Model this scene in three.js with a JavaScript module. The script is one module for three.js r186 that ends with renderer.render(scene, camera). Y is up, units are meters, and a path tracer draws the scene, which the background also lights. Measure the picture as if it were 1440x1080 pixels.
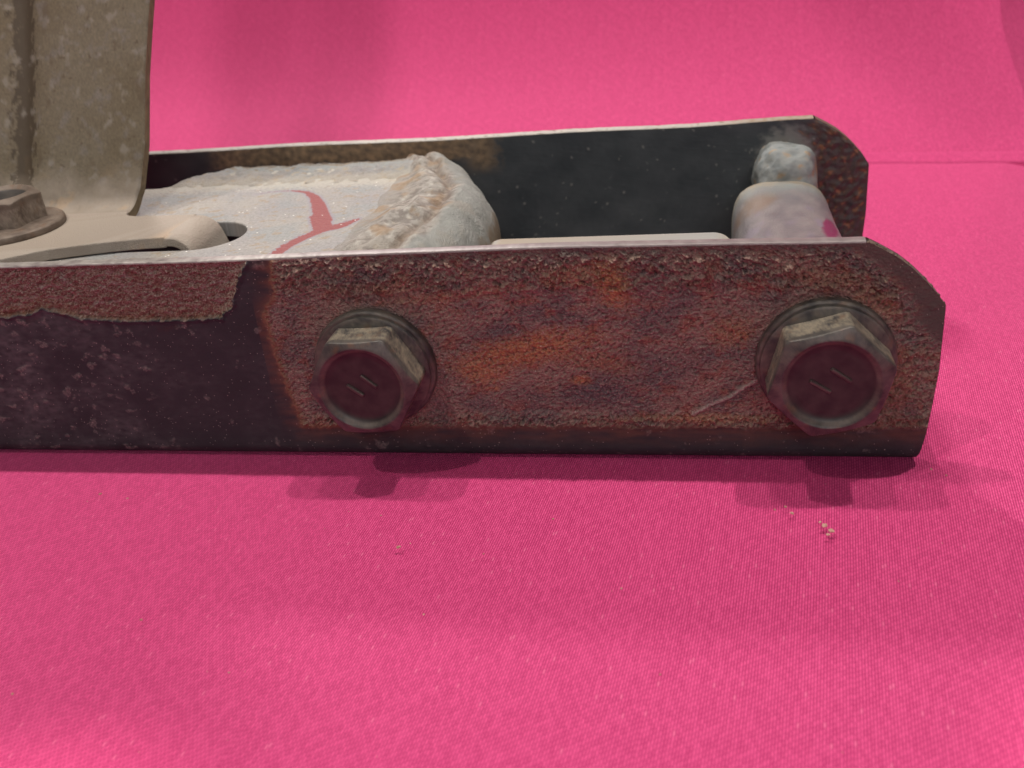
import * as THREE from 'three';
import { mergeGeometries, mergeVertices, toCreasedNormals } from 'three/addons/utils/BufferGeometryUtils.js';
import { RoundedBoxGeometry } from 'three/addons/geometries/RoundedBoxGeometry.js';
import { RectAreaLightUniformsLib } from 'three/addons/lights/RectAreaLightUniformsLib.js';

// ------------------------------------------------------------------ camera, light, exposure
// All shapes below are given in millimetres and built in metres.
const MM = 0.001;
const scene = new THREE.Scene();
const camera = new THREE.PerspectiveCamera(42.19, 4 / 3, 0.01, 20);
camera.rotation.order = 'YXZ';
camera.position.set(-21.11 * MM, 76.92 * MM, 124.76 * MM);
camera.rotation.set(-0.47061, 0.20543, -0.09846);
camera.focus = 0.143;
camera.userData.fStop = 36;

const renderer = new THREE.WebGLRenderer({ antialias: true });
renderer.setSize(1024, 768);
renderer.toneMapping = THREE.LinearToneMapping;
renderer.toneMappingExposure = 1.06;
renderer.shadowMap.enabled = true;
RectAreaLightUniformsLib.init();

scene.background = new THREE.Color(0.09, 0.089, 0.088);   // dim room round the little set

const BULBS = [[-280, 700, -104, 0.5], [-40, 700, -104, 0.3], [170, 700, -104, 0.65], [-300, 700, 270, 0.4]];      // four ceiling bulbs, almost straight overhead: place (mm), candela
const LAMP_B = { at: [-250, 450, -470], power: 0.62, radius: 1.6 };      // frosted globe high behind the backdrop
const FILL_PANEL = { at: [150, 480, 800], size: [600, 300], power: 0.7 };      // soft fill added behind the camera to lift the front plate

function userTag(o, label, category, group) {
  if (label) o.userData.label = label;
  if (category) o.userData.category = category;
  if (group) o.userData.group = group;
  return o;
}

BULBS.forEach(([x, y, z, power], k) => { // ceiling bulbs (out of frame)
  const g = new THREE.Group(); g.name = ['ceiling_bulb', 'ceiling_bulb_001', 'ceiling_bulb_002', 'ceiling_bulb_003'][k]; scene.add(g);
  userTag(g, ['small white bulb high above the strap end of the bracket', 'small white bulb high above the middle of the bracket', 'small white bulb high above the clipped right end of the bracket', 'small white bulb high up in front of the strap end of the bracket'][k], 'lamp', 'bulbs over the bracket');
  g.position.set(x * MM, y * MM, z * MM);
  const bulb = new THREE.Mesh(new THREE.SphereGeometry(0.009, 24, 16), new THREE.MeshStandardMaterial({ color: 0xffffff, emissive: 0xfff6ea, emissiveIntensity: 6 }));
  bulb.name = 'bulb'; g.add(bulb);
  const hold = new THREE.Mesh(new THREE.CylinderGeometry(0.011, 0.007, 0.03, 24), new THREE.MeshStandardMaterial({ color: 0x777777, roughness: 0.5 }));
  hold.name = 'lamp_holder'; hold.position.y = 0.0245; g.add(hold);
  const l = new THREE.PointLight(0xfff5ea, power); l.castShadow = true; l.shadow.radius = 0.45; g.add(l);
});
function areaLamp(name, label, L, target, color, group) { // (out of frame)
  const g = new THREE.Group(); g.name = name; scene.add(g); userTag(g, label, 'lamp', group);
  g.position.set(...L.at.map((v) => v * MM)); g.lookAt(...target.map((v) => v * MM));
  const w = L.size[0] * MM, h = L.size[1] * MM;
  const house = new THREE.Mesh(new RoundedBoxGeometry(w + 0.006, h + 0.005, 0.008, 3, 0.0015), new THREE.MeshStandardMaterial({ color: 0xbbbbbb, roughness: 0.5 }));
  house.name = 'housing'; house.position.z = -0.0055; g.add(house);
  const glow = new THREE.Mesh(new THREE.BoxGeometry(w, h, 0.001), new THREE.MeshStandardMaterial({ color: 0xffffff, emissive: 0xffffff, emissiveIntensity: 2 }));
  glow.name = 'diffuser'; glow.position.z = -0.0009; g.add(glow);
  const l = new THREE.RectAreaLight(color, L.power, w, h); l.rotation.y = Math.PI; l.position.z = 0.0006; g.add(l);
}
{ // bare bulb over the backdrop (out of frame)
  const b = new THREE.Mesh(new THREE.SphereGeometry(0.033, 32, 20), new THREE.MeshStandardMaterial({ color: 0xffffff, emissive: 0xffffff, emissiveIntensity: 4 }));
  b.name = 'globe_lamp'; b.position.set(...LAMP_B.at.map((v) => v * MM)); userTag(b, 'round frosted globe lamp high behind the pink backdrop', 'lamp'); scene.add(b);
  const l = new THREE.PointLight(0xfff8f2, LAMP_B.power); l.castShadow = true; l.shadow.radius = LAMP_B.radius; b.add(l);
}
[[[8.4, 350, -139], [-0.517, 0, -0.856]], [[-209, 350, -139], [0.12, 0, -0.99]]].forEach(([p, d], k) => { // rods added only to cast a blurred shadow on the backdrop (out of frame)
  const b = new THREE.Mesh(new THREE.CapsuleGeometry(0.0075, 0.12, 12, 24), new THREE.MeshStandardMaterial({ color: 0x555555, roughness: 0.5 }));
  const dir = new THREE.Vector3(...d).normalize(); b.quaternion.setFromUnitVectors(new THREE.Vector3(0, 1, 0), dir); b.position.set(...p).addScaledVector(dir, 60).multiplyScalar(MM);
  b.name = k ? 'shadow_rod_001' : 'shadow_rod'; userTag(b, k ? 'unseen grey rod added to shade the backdrop, at the strap end' : 'unseen grey rod added to shade the backdrop, at the clipped end', 'rod', 'added shadow rods'); b.castShadow = true; scene.add(b);
});
areaLamp('fill_panel', 'broad white fill panel added behind the camera', FILL_PANEL, [-20, 0, 0], 0xfffaf4);

// two spots added to make bright patches on the near cloth corners (out of frame)
[[[-170, 260, 230], [-88, 0, 80], 0.068, 0.19, 'added narrow spot that brightens the near left corner of the cloth'], [[90, 260, 200], [26, 0, 60], 0.068, 0.15, 'added narrow spot that brightens the near right corner of the cloth']].forEach(([at, to, angle, power, label], k) => {
  const g = new THREE.Group(); g.name = k ? 'added_spot_001' : 'added_spot'; userTag(g, label, 'lamp'); scene.add(g);
  g.position.set(...at.map((v) => v * MM)); g.lookAt(...to.map((v) => v * MM));
  const can = new THREE.Mesh(new THREE.CylinderGeometry(0.012, 0.009, 0.03, 28, 1, true).rotateX(Math.PI / 2), new THREE.MeshStandardMaterial({ color: 0x333333, roughness: 0.5, side: THREE.DoubleSide }));
  can.name = 'shade'; can.position.z = -0.012; g.add(can);
  const lens = new THREE.Mesh(new THREE.CircleGeometry(0.008, 24), new THREE.MeshStandardMaterial({ color: 0xffffff, emissive: 0xffffff, emissiveIntensity: 2 }));
  lens.name = 'lens'; lens.position.z = 0.0005; g.add(lens);
  const l = new THREE.SpotLight(0xfff2dd, power, 0, angle, 0.12); l.position.set(0, 0, 0.012); l.target.position.z = 1; l.castShadow = true; l.shadow.radius = 0.25; g.add(l, l.target);
});

// ------------------------------------------------------------------ helpers
let seed = 20241;
const rnd = () => { seed = (seed * 1664525 + 1013904223) >>> 0; return seed / 4294967296; };
const PT = new Uint8Array(512);
{ const p = [...Array(256).keys()]; for (let i = 255; i > 0; i--) { const j = Math.floor(rnd() * (i + 1)); [p[i], p[j]] = [p[j], p[i]]; } for (let i = 0; i < 512; i++) PT[i] = p[i & 255]; }
const gr = (h, x, y, z) => { h &= 15; const u = h < 8 ? x : y, v = h < 4 ? y : h === 12 || h === 14 ? x : z; return ((h & 1) ? -u : u) + ((h & 2) ? -v : v); };
function noise(x, y, z = 0) {
  const fx = Math.floor(x), fy = Math.floor(y), fz = Math.floor(z), X = fx & 255, Y = fy & 255, Z = fz & 255;
  x -= fx; y -= fy; z -= fz;
  const u = x * x * x * (x * (x * 6 - 15) + 10), v = y * y * y * (y * (y * 6 - 15) + 10), w = z * z * z * (z * (z * 6 - 15) + 10);
  const A = PT[X] + Y, AA = PT[A] + Z, AB = PT[A + 1] + Z, B = PT[X + 1] + Y, BA = PT[B] + Z, BB = PT[B + 1] + Z;
  const L = (a, b, t) => a + (b - a) * t;
  return L(L(L(gr(PT[AA], x, y, z), gr(PT[BA], x - 1, y, z), u), L(gr(PT[AB], x, y - 1, z), gr(PT[BB], x - 1, y - 1, z), u), v),
    L(L(gr(PT[AA + 1], x, y, z - 1), gr(PT[BA + 1], x - 1, y, z - 1), u), L(gr(PT[AB + 1], x, y - 1, z - 1), gr(PT[BB + 1], x - 1, y - 1, z - 1), u), v), w);
}
function fbm(x, y, z = 0, o = 4) { let s = 0, a = 0.5; for (let i = 0; i < o; i++) { s += a * noise(x, y, z); x = x * 2.03 + 11.3; y = y * 2.03 + 5.7; z = z * 2.03 + 3.1; a *= 0.5; } return s; }
const hash = (i, j) => { let n = (i * 374761393 + j * 668265263) | 0; n = Math.imul(n ^ (n >>> 13), 1274126177); return ((n ^ (n >>> 16)) >>> 0) / 4294967296; };
const clamp = (x, a = 0, b = 1) => Math.min(b, Math.max(a, x));
const sst = (a, b, x) => { const t = clamp((x - a) / (b - a)); return t * t * (3 - 2 * t); };
const mix = (a, b, t) => [a[0] + (b[0] - a[0]) * t, a[1] + (b[1] - a[1]) * t, a[2] + (b[2] - a[2]) * t];
const mul = (a, k) => [a[0] * k, a[1] * k, a[2] * k];
function lut(pts) { return (x) => { if (x <= pts[0][0]) return pts[0][1]; for (let i = 1; i < pts.length; i++) if (x <= pts[i][0]) { const [a, b] = pts[i - 1], [c, d] = pts[i]; return b + (d - b) * (x - a) / (c - a); } return pts[pts.length - 1][1]; }; }
// distance to a polyline, and where along it
function near(pts, x, y) {
  let best = 1e9, at = 0;
  for (let i = 1; i < pts.length; i++) {
    const [ax, ay] = pts[i - 1], [bx, by] = pts[i], dx = bx - ax, dy = by - ay, t = clamp(((x - ax) * dx + (y - ay) * dy) / (dx * dx + dy * dy));
    const d = Math.hypot(x - ax - dx * t, y - ay - dy * t); if (d < best) { best = d; at = (i - 1 + t) / (pts.length - 1); }
  }
  return [best, at];
}
const toS = (c) => { c = clamp(c); return 255 * (c <= 0.0031308 ? 12.92 * c : 1.055 * Math.pow(c, 1 / 2.4) - 0.055); };
function dataTex(data, w, h, srgb, repeat) {
  const t = new THREE.DataTexture(data, w, h, THREE.RGBAFormat, THREE.UnsignedByteType);
  if (srgb) t.colorSpace = THREE.SRGBColorSpace;
  t.magFilter = THREE.LinearFilter; t.minFilter = THREE.LinearMipmapLinearFilter; t.generateMipmaps = true;
  if (repeat) t.wrapS = t.wrapT = THREE.RepeatWrapping;
  t.needsUpdate = true; return t;
}
// fn(i, j) returns { c: [r, g, b] linear, r: roughness, b: height 0..1 }
function bake(w, h, fn, repeat = false) {
  const C = new Uint8Array(w * h * 4), R = new Uint8Array(w * h * 4), B = new Uint8Array(w * h * 4);
  for (let j = 0; j < h; j++) for (let i = 0; i < w; i++) {
    const o = fn(i, j), k = (j * w + i) * 4;
    for (let c = 0; c < 3; c++) { C[k + c] = toS(o.c[c]); R[k + c] = 255 * clamp(o.r); B[k + c] = 255 * clamp(o.b); }
    C[k + 3] = R[k + 3] = B[k + 3] = 255;
  }
  return { map: dataTex(C, w, h, true, repeat), roughnessMap: dataTex(R, w, h, false, repeat), bumpMap: dataTex(B, w, h, false, repeat) };
}
function put(name, geo, mat, parent) {   // geometry in mm
  geo.scale(MM, MM, MM);
  const m = new THREE.Mesh(geo, mat); m.name = name; m.castShadow = m.receiveShadow = true;
  (parent || scene).add(m); return m;
}
function group(name, parent, at = [0, 0, 0]) { const g = new THREE.Group(); g.name = name; g.position.set(...at.map((v) => v * MM)); (parent || scene).add(g); return g; }
// fn(i/nu, j/nv) -> { p: [x, y, z], uv?: [u, v], c?: [r, g, b] }
function sheet(nu, nv, fn, flip = false) {
  const pos = [], uv = [], col = [], idx = []; let hasC = false;
  for (let j = 0; j <= nv; j++) for (let i = 0; i <= nu; i++) {
    const o = fn(i / nu, j / nv); pos.push(...o.p); uv.push(...(o.uv || [i / nu, j / nv])); if (o.c) { col.push(...o.c); hasC = true; }
  }
  for (let j = 0; j < nv; j++) for (let i = 0; i < nu; i++) {
    const a = j * (nu + 1) + i, b = a + 1, c = a + nu + 1, d = c + 1;
    if (flip) idx.push(a, c, b, b, c, d); else idx.push(a, b, c, b, d, c);
  }
  const g = new THREE.BufferGeometry();
  g.setAttribute('position', new THREE.Float32BufferAttribute(pos, 3)); g.setAttribute('uv', new THREE.Float32BufferAttribute(uv, 2));
  if (hasC) g.setAttribute('color', new THREE.Float32BufferAttribute(col, 3));
  g.setIndex(idx); g.computeVertexNormals(); return g;
}
function paint(g, fn) { const p = g.attributes.position, n = g.attributes.normal, c = new Float32Array(p.count * 3); for (let i = 0; i < p.count; i++) c.set(fn(p.getX(i), p.getY(i), p.getZ(i), n.getX(i), n.getY(i), n.getZ(i)), i * 3); g.setAttribute('color', new THREE.BufferAttribute(c, 3)); return g; }
function warp(g, fn) { const p = g.attributes.position, n = g.attributes.normal; for (let i = 0; i < p.count; i++) { const d = fn(p.getX(i), p.getY(i), p.getZ(i)); p.setXYZ(i, p.getX(i) + n.getX(i) * d, p.getY(i) + n.getY(i) * d, p.getZ(i) + n.getZ(i) * d); } g.computeVertexNormals(); return g; }
const join = (list) => mergeGeometries(list.map((g) => { const k = g.index ? g.toNonIndexed() : g; for (const a of Object.keys(k.attributes)) if (!['position', 'normal', 'uv', 'color'].includes(a)) k.deleteAttribute(a); return k; }));
const vmat = (o = {}) => new THREE.MeshStandardMaterial({ vertexColors: true, roughness: 0.75, metalness: 0, ...o });

// a small tiling grain used as fine relief on painted and dusty metal
const grain = bake(512, 512, (i, j) => {
  const a = i / 512 * Math.PI * 2, b = j / 512 * Math.PI * 2;
  const n = fbm(Math.cos(a) * 9 + Math.cos(b) * 9, Math.sin(a) * 9 + 7, Math.sin(b) * 9, 5);
  const h = hash(i, j) * 0.25;
  return { c: [1, 1, 1], r: 0.8, b: 0.4 + n * 0.55 + h };
}, true).bumpMap;

// ------------------------------------------------------------------ the pink cloth set
const RIBS = 64, TILE = RIBS * 0.32;   // mm
const weave = bake(1024, 1024, (i, j) => {
  const u = i / 1024 * RIBS, v = j / 1024 * 26;
  const k = Math.floor(u), fu = u - k;
  const vv = v + (k % 3) / 3 + (hash(k, 5) - 0.5) * 0.12, s = Math.floor(vv), fv = vv - s;
  const q = hash(k + 17, ((s % 26) + 26) % 26);
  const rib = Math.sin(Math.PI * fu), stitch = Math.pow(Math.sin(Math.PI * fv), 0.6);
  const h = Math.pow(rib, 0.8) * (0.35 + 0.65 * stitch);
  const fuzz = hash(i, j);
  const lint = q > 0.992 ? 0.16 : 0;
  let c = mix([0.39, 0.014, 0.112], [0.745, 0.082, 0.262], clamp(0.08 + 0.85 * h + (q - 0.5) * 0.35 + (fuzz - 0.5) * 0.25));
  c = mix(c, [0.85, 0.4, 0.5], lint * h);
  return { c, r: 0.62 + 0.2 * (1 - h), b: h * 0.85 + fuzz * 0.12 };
}, true);
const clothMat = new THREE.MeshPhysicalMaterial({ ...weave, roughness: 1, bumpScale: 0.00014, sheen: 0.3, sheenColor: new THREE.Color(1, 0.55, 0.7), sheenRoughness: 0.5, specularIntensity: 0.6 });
const foldZ = (x) => -157.5 + 0.14 * (x - 26);
{
  const rot = 0.12, cr = Math.cos(rot), sr = Math.sin(rot);
  const uvOf = (x, z) => [(x * cr + z * sr) / TILE, (-x * sr + z * cr) / TILE];
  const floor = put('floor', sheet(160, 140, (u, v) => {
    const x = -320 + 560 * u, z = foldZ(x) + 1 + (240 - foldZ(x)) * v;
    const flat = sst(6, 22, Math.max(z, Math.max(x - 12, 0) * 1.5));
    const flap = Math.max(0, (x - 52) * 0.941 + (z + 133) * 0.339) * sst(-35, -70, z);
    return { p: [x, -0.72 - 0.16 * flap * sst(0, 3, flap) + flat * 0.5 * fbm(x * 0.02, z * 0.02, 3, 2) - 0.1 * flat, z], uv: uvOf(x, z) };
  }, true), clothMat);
  floor.userData.kind = 'structure'; floor.userData.label = 'bright pink woven cloth lying flat under the rusty bracket';
  const lean = 1.1;
  // profile of the upright sheet: little rounded crease, then the leaning back
  const prof = [[5, -5], [4.4, -0.8], [3, -0.45], [1.6, 0.05], [0.5, 0.5], [-0.1, 0.68], [-0.6, 0.74], [-1.2, 0.8]];
  { let pz = -1.2, py = 0.8; for (let k = 1; k <= 60; k++) { const a = lean - 0.6 * sst(4, 80, k * 2.8); pz -= 2.8 * Math.sin(a); py += 2.8 * Math.cos(a); prof.push([pz, py]); } }
  const len = [0]; for (let k = 1; k < prof.length; k++) len.push(len[k - 1] + Math.hypot(prof[k][0] - prof[k - 1][0], prof[k][1] - prof[k - 1][1]));
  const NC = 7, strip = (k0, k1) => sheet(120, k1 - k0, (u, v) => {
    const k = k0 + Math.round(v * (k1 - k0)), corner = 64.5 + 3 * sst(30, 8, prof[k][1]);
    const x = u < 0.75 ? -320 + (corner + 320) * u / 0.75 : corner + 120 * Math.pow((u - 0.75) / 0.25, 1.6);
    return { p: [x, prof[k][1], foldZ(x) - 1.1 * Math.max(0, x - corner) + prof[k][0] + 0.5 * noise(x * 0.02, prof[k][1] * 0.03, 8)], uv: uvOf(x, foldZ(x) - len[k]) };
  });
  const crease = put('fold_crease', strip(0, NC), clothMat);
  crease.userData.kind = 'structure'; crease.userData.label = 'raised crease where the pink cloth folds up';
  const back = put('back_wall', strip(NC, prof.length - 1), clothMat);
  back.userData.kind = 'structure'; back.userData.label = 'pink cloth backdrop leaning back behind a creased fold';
}

// ------------------------------------------------------------------ the bracket
const bracket = group('steel_bracket', null);
userTag(bracket, 'rusty dark steel channel bracket with two flange bolts and a tan upright strap', 'bracket');
const H = 32.1, T = 1.9, BEND = 2.5, B0 = -0.7, ZB = -66.7;
const xEnd = lut([[-1, 8.6], [0, 9.0], [0.6, 9.2], [4.1, 9.8], [9, 10.2], [13.9, 10.5], [23, 10.4], [24.8, 9.2], [26.6, 7.6], [28.2, 6.0], [29.6, 4.3], [30.9, 2.2], [32.1, 0]]);

const liftF = (x) => 0.55 * Math.exp(-(((x + 40) / 30) ** 2)) + 0.12 * noise(x * 0.05, 3, 3), liftB = (x) => 0.45 * sst(-28, -2, x) + 0.3 * noise(x * 0.035, 7, 3) - 0.1;
// --- front plate: what its surface is made of, at (x, y) in mm
const peelLow = lut([[-170, 24.2], [-125.5, 24.0], [-120, 24.4], [-118, 25.3], [-114, 24.3], [-112.5, 23.6], [-105, 23.1], [-97, 23.0], [-89.4, 23.3]]);
const peelRight = lut([[22, -90.5], [23.4, -89.2], [25, -87.2], [28, -85.9], [30, -84.6], [32.3, -83.2]]);
const rustLeft = lut([[0, -79], [3.5, -79], [5, -80.1], [10, -81.0], [15, -81.8], [20, -82.3], [24, -82.4], [26, -80.5], [32, -79.8]]);
const crackLine = [[-21.5, 7.2], [-19, 8.8], [-16.5, 9.9], [-14.6, 11.5], [-13, 12.4]];
const flakeLine = [[-13, 21], [-10.5, 23.4], [-7.5, 25.2], [-5.2, 26.4], [-3.2, 25.6], [0.2, 23.8], [2.5, 21.8]];
const patches = [ // orange: x, y, half width, half height, turn, strength
  [-45, 17.2, 11, 2.6, 0.2, 1], [-51.5, 14.2, 4.5, 2.2, -0.1, 0.9], [-32.2, 26.6, 2.6, 4, 0.35, 1], [-37, 28, 5, 1.8, 0, 0.55], [-16.5, 19.6, 3.4, 2.4, 0.1, 0.6],
  [-37, 12.6, 1.6, 0.8, 0, 0.9], [-50, 11.3, 1.2, 0.5, 0, 0.8], [-36, 16, 8, 2, -0.25, 0.55], [-62, 27.2, 8, 1.2, 0.05, 0.35], [-20, 6.5, 12, 0.8, 0, 0.6], [5, 12, 3, 5, 0, 0.45], [-4, 27, 6, 1.6, -0.1, 0.45], [2, 24, 4, 2, -0.6, 0.5], [-55, 25.5, 10, 1, 0.08, 0.45],
];
const greys = [[-35, 10.5, 7, 2.6, 0.05, 0.9], [-48, 19.5, 5, 2, 0, 0.6], [-29, 14, 7, 3.4, 0.2, 0.65], [-23, 15, 5, 3, 0.3, 0.5], [-27, 26, 4, 3, 0, 0.4], [-45, 10, 4, 2, 0, 0.5], [-12, 24, 3, 1.4, 0, 0.4]];
const blisters = []; { const q = () => hash(blisters.length * 7 + 3, blisters.n = (blisters.n || 0) + 1); for (let k = 0; k < 130; k++) { const end = q() < 0.35, x = end ? -14 + 23 * q() : -79 + 80 * q(), y = end ? 3 + 27 * q() : 24.5 + 6.5 * q(); blisters.push([x, y, 0.35 + 0.75 * q() * q(), 0.25 + 0.35 * q()]); } blisters.push([2.4, 26.2, 1.2, 0.55], [-28.6, 26.4, 0.8, 0.5], [-1.6, 27.4, 0.9, 0.45], [4.2, 24.4, 0.8, 0.5], [-18, 27.5, 1.0, 0.4]); }
const blob = (list, x, y, w) => { let s = 0; for (const [cx, cy, rx, ry, t, k] of list) { const dx = x - cx, dy = y - cy; if (Math.abs(dx) > rx * 2 || Math.abs(dy) > rx * 2 + ry * 2) continue; const c = Math.cos(t), sn = Math.sin(t), a = (dx * c + dy * sn) / rx, b = (-dx * sn + dy * c) / ry; s = Math.max(s, k * sst(1.35, 0.35, Math.hypot(a, b) + w)); } return s; };
function front(x, y) {
  const jag = 0.55 * noise(x * 0.9, y * 0.9, 1) + 0.3 * noise(x * 2.6, y * 2.6, 2);
  const peelD = Math.min(peelRight(y + jag * 0.4) - x + jag * 0.7, y - peelLow(x) + jag * 0.55);       // > 0 inside the peeled strip
  const low = 5.1 + 0.6 * noise(x * 0.25, 2, 3) + 0.35 * noise(x * 1.1, 4, 3);
  const rustD = Math.min(x - rustLeft(y) + jag * 0.9, (y - low) + jag * 0.4);                           // > 0 inside the rusted part
  const peel = sst(-0.05, 0.07, peelD), rust = sst(-0.5, 0.5, rustD) * (1 - peel);
  const edgeD = Math.min((xEnd(y) - x) * 0.72, 99) + (y < 21 ? (21 - y) * 0.8 : 0);
  const rim = sst(3.6 + jag * 1.5, 1.6, edgeD);                                                        // smoother, darker band along the cut corner
  const top = sst(30.2 + jag * 0.6, 31.2, y) * sst(-72, -62, x + jag * 4);
  // relief
  const big = fbm(x * 0.16, y * 0.2, 4, 3), mid = fbm(x * 0.95, y * 1.05, 5, 4), fine = fbm(x * 3.1, y * 3.4, 6, 3);
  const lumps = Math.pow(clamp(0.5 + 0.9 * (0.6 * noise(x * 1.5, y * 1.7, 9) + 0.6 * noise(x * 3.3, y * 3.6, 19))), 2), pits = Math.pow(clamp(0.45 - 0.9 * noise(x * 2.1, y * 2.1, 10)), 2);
  const band = sst(24.6, 27.5, y + 1.6 * big + (x + 40) * 0.012) + sst(7.6, 6.4, y + jag) + sst(-8, 0, x + 6 * big) * 0.6;   // where the crust is coarse
  const coarse = clamp(band) * (1 - 0.8 * top) * (1 - 0.85 * rim);
  const crack = near(crackLine, x, y)[0], flake = near(flakeLine, x + jag * 0.5, y + jag * 0.4)[0];
  let h = 0.05 * mid;                                                                              // paint film
  let hRust = 0.36 * mid + 0.17 * fine + coarse * (0.7 * lumps + 0.6 * mid + 0.2 * fine) - pits * 0.25 * (1 - rim) - 0.05;
  for (const [bx, by, br, bh] of blisters) { const dx = x - bx, dy = y - by; if (Math.abs(dx) < br && Math.abs(dy) < br) { const q = 1 - (dx * dx + dy * dy) / (br * br); if (q > 0) hRust += bh * q * (0.7 + 1.2 * fine); } }
  hRust = hRust * (1 - 0.75 * rim) + 0.28 * sst(0.55, 0.05, crack) + 0.25 * sst(0.6, 0.1, flake);
  if (x > -16 && crack < 4 && y < 11.5) hRust += 0.05;
  h = h + (hRust - h) * rust;
  h += 0.2 * Math.exp(-((rustD / 0.45) ** 2)) * (1 - peel) * (y < 24 && x < -70 ? 1 : 0.4) * (x < 9 ? 1 : 0);   // rolled border of the rusted part
  const hPeel = -0.42 + 0.5 * mid + 0.45 * lumps + 0.22 * fine;
  h = h + (hPeel - h) * peel;
  const lip = sst(-0.75, -0.02, peelD) * sst(0.09, 0.0, peelD) * (0.5 + 0.9 * clamp(0.5 + noise(x * 0.7, y * 0.7, 12)));
  h += 0.36 * lip;
  h *= 1 - 0.65 * Math.max(sst(10.4, 9.3, Math.hypot(x + 66.9, y - 15)), sst(10.4, 9.3, Math.hypot(x + 4.1, y - 15.3)));   // pressed flat under the bolts
  // colours
  const t1 = 0.5 + 0.9 * big, t2 = 0.5 + mid, t3 = 0.5 + fine;
  const haze = clamp(0.35 + 1.3 * fbm(x * 0.14, y * 0.16, 20, 4)) * clamp(0.5 + 1.2 * fbm(x * 0.6, y * 1.1, 21, 3));
  let paintC = mix([0.03, 0.032, 0.038], [0.125, 0.122, 0.13], haze * 0.8 * sst(-92, -128, x + 20 * big) + haze * 0.32);
  const scr = sst(0.34, 0.5, fbm(x * 0.5 + y * 0.35, y * 2.2 - x * 1.3, 22, 3)) * sst(0.0, 0.25, fbm(x * 0.09, y * 0.12, 23, 2));
  paintC = mix(paintC, [0.24, 0.21, 0.20], scr * 0.7);
  const scuff = sst(0.2, 0.34, fbm(x * 0.42, y * 0.55, 26, 5)) * sst(-96, -112, x + 14 * big) + 0.8 * sst(0.27, 0.36, fbm(x * 0.3, y * 0.3, 27, 5));
  paintC = mix(paintC, [0.19, 0.165, 0.16], clamp(scuff) * clamp(0.55 + 1.3 * fine)); h += 0.12 * clamp(scuff) * (1 - Math.max(rust, peel)) * (0.6 + mid);
  const red = sst(0.1, 0.4, fbm(x * 0.25, y * 0.25, 24, 3)) * sst(-2.5, 0, peelD);
  paintC = mix(paintC, [0.1, 0.03, 0.025], red * 0.8);
  let rustC = mix([0.23, 0.15, 0.128], [0.135, 0.1, 0.1], sst(0.3, 0.75, t1 + 0.25 * (t2 - 0.5)));
  rustC = mix(rustC, [0.21, 0.075, 0.055], sst(0.52, 0.8, 0.5 + fbm(x * 0.33, y * 0.4, 30, 3) * 1.1) * 0.7);
  rustC = mix(rustC, [0.25, 0.165, 0.115], coarse * sst(0.4, 0.75, 0.42 * lumps + 0.35 * t3 + 0.2 * t2) * 0.85);
  rustC = mix(rustC, [0.082, 0.07, 0.082], blob(greys, x, y, 0.55 * mid + 0.4 * big) * 0.85);
  const or = blob(patches, x, y, 0.7 * mid + 0.5 * fine);
  rustC = mix(rustC, mix([0.32, 0.115, 0.04], [0.38, 0.185, 0.09], clamp(t3)), or * (0.55 + 0.45 * clamp(t2)));
  rustC = mix(rustC, [0.24, 0.13, 0.13], sst(0.58, 0.75, t3) * 0.45);
  rustC = mul(rustC, 0.86 + 0.6 * clamp(t3));
  const dusty = sst(0.02, 0.3, fbm(x * 0.3, y * 0.5, 55, 4)) * (0.35 + 0.65 * clamp(band));
  rustC = mix(rustC, [0.27, 0.19, 0.135], 0.6 * dusty * clamp(0.55 + 1.4 * mid));
  rustC = mix(rustC, [0.068, 0.042, 0.04], 0.5 * sst(0.1, 0.42, -mid - 0.35 * fine)); rustC = mix(rustC, [0.31, 0.2, 0.165], 0.45 * sst(0.14, 0.42, mid + 0.5 * fine));  // hollows darkened, grain tops paled: relief shading put into the rust colour
  const gr1 = noise(x * 4.6, y * 4.9, 50), gr2 = noise(x * 7.5, y * 7.5, 51);
  rustC = mix(rustC, [0.36, 0.27, 0.25], (0.18 + 0.25 * coarse) * sst(0.12, 0.5, gr1 * 0.7 + gr2 * 0.5));
  rustC = mix(rustC, [0.06, 0.04, 0.042], (0.25 + 0.25 * coarse) * sst(0.15, 0.5, -gr1 * 0.7 - gr2 * 0.4));
  rustC = mix(rustC, [0.055, 0.04, 0.04], pits * 0.6);  // pits darkened in the colour too, as shade in the relief
  rustC = mix(rustC, [0.075, 0.062, 0.058], Math.max(rim * 0.85, top * 0.8 * clamp(0.7 + mid)));
  rustC = mix(rustC, [0.36, 0.3, 0.27], 0.7 * sst(0.4, 0.1, crack));
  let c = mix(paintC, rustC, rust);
  // brown stain running below the rusted part, along the bend
  const stain = sst(-4.2, 0, rustD) * (x > -84 ? 1 : 0) * (1 - rust) * (1 - peel) * clamp(0.55 + 1.2 * fbm(x * 0.2, y * 0.9, 33, 3));
  c = mix(c, [0.17, 0.075, 0.05], stain * 0.6);
  c = mix(c, [0.24, 0.12, 0.07], 0.6 * Math.exp(-((rustD / 0.5) ** 2)) * (1 - peel) * (x < -70 ? 1 : 0.3));
  let peelC = mix([0.23, 0.145, 0.12], [0.34, 0.26, 0.23], sst(0.35, 0.85, 0.4 * lumps + 0.5 * t3 + 0.12));
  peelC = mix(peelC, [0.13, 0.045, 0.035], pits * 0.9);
  peelC = mix(peelC, [0.2, 0.16, 0.16], sst(0.2, 0.5, fbm(x * 0.2, y * 0.35, 35, 3)) * 0.6);
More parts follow.
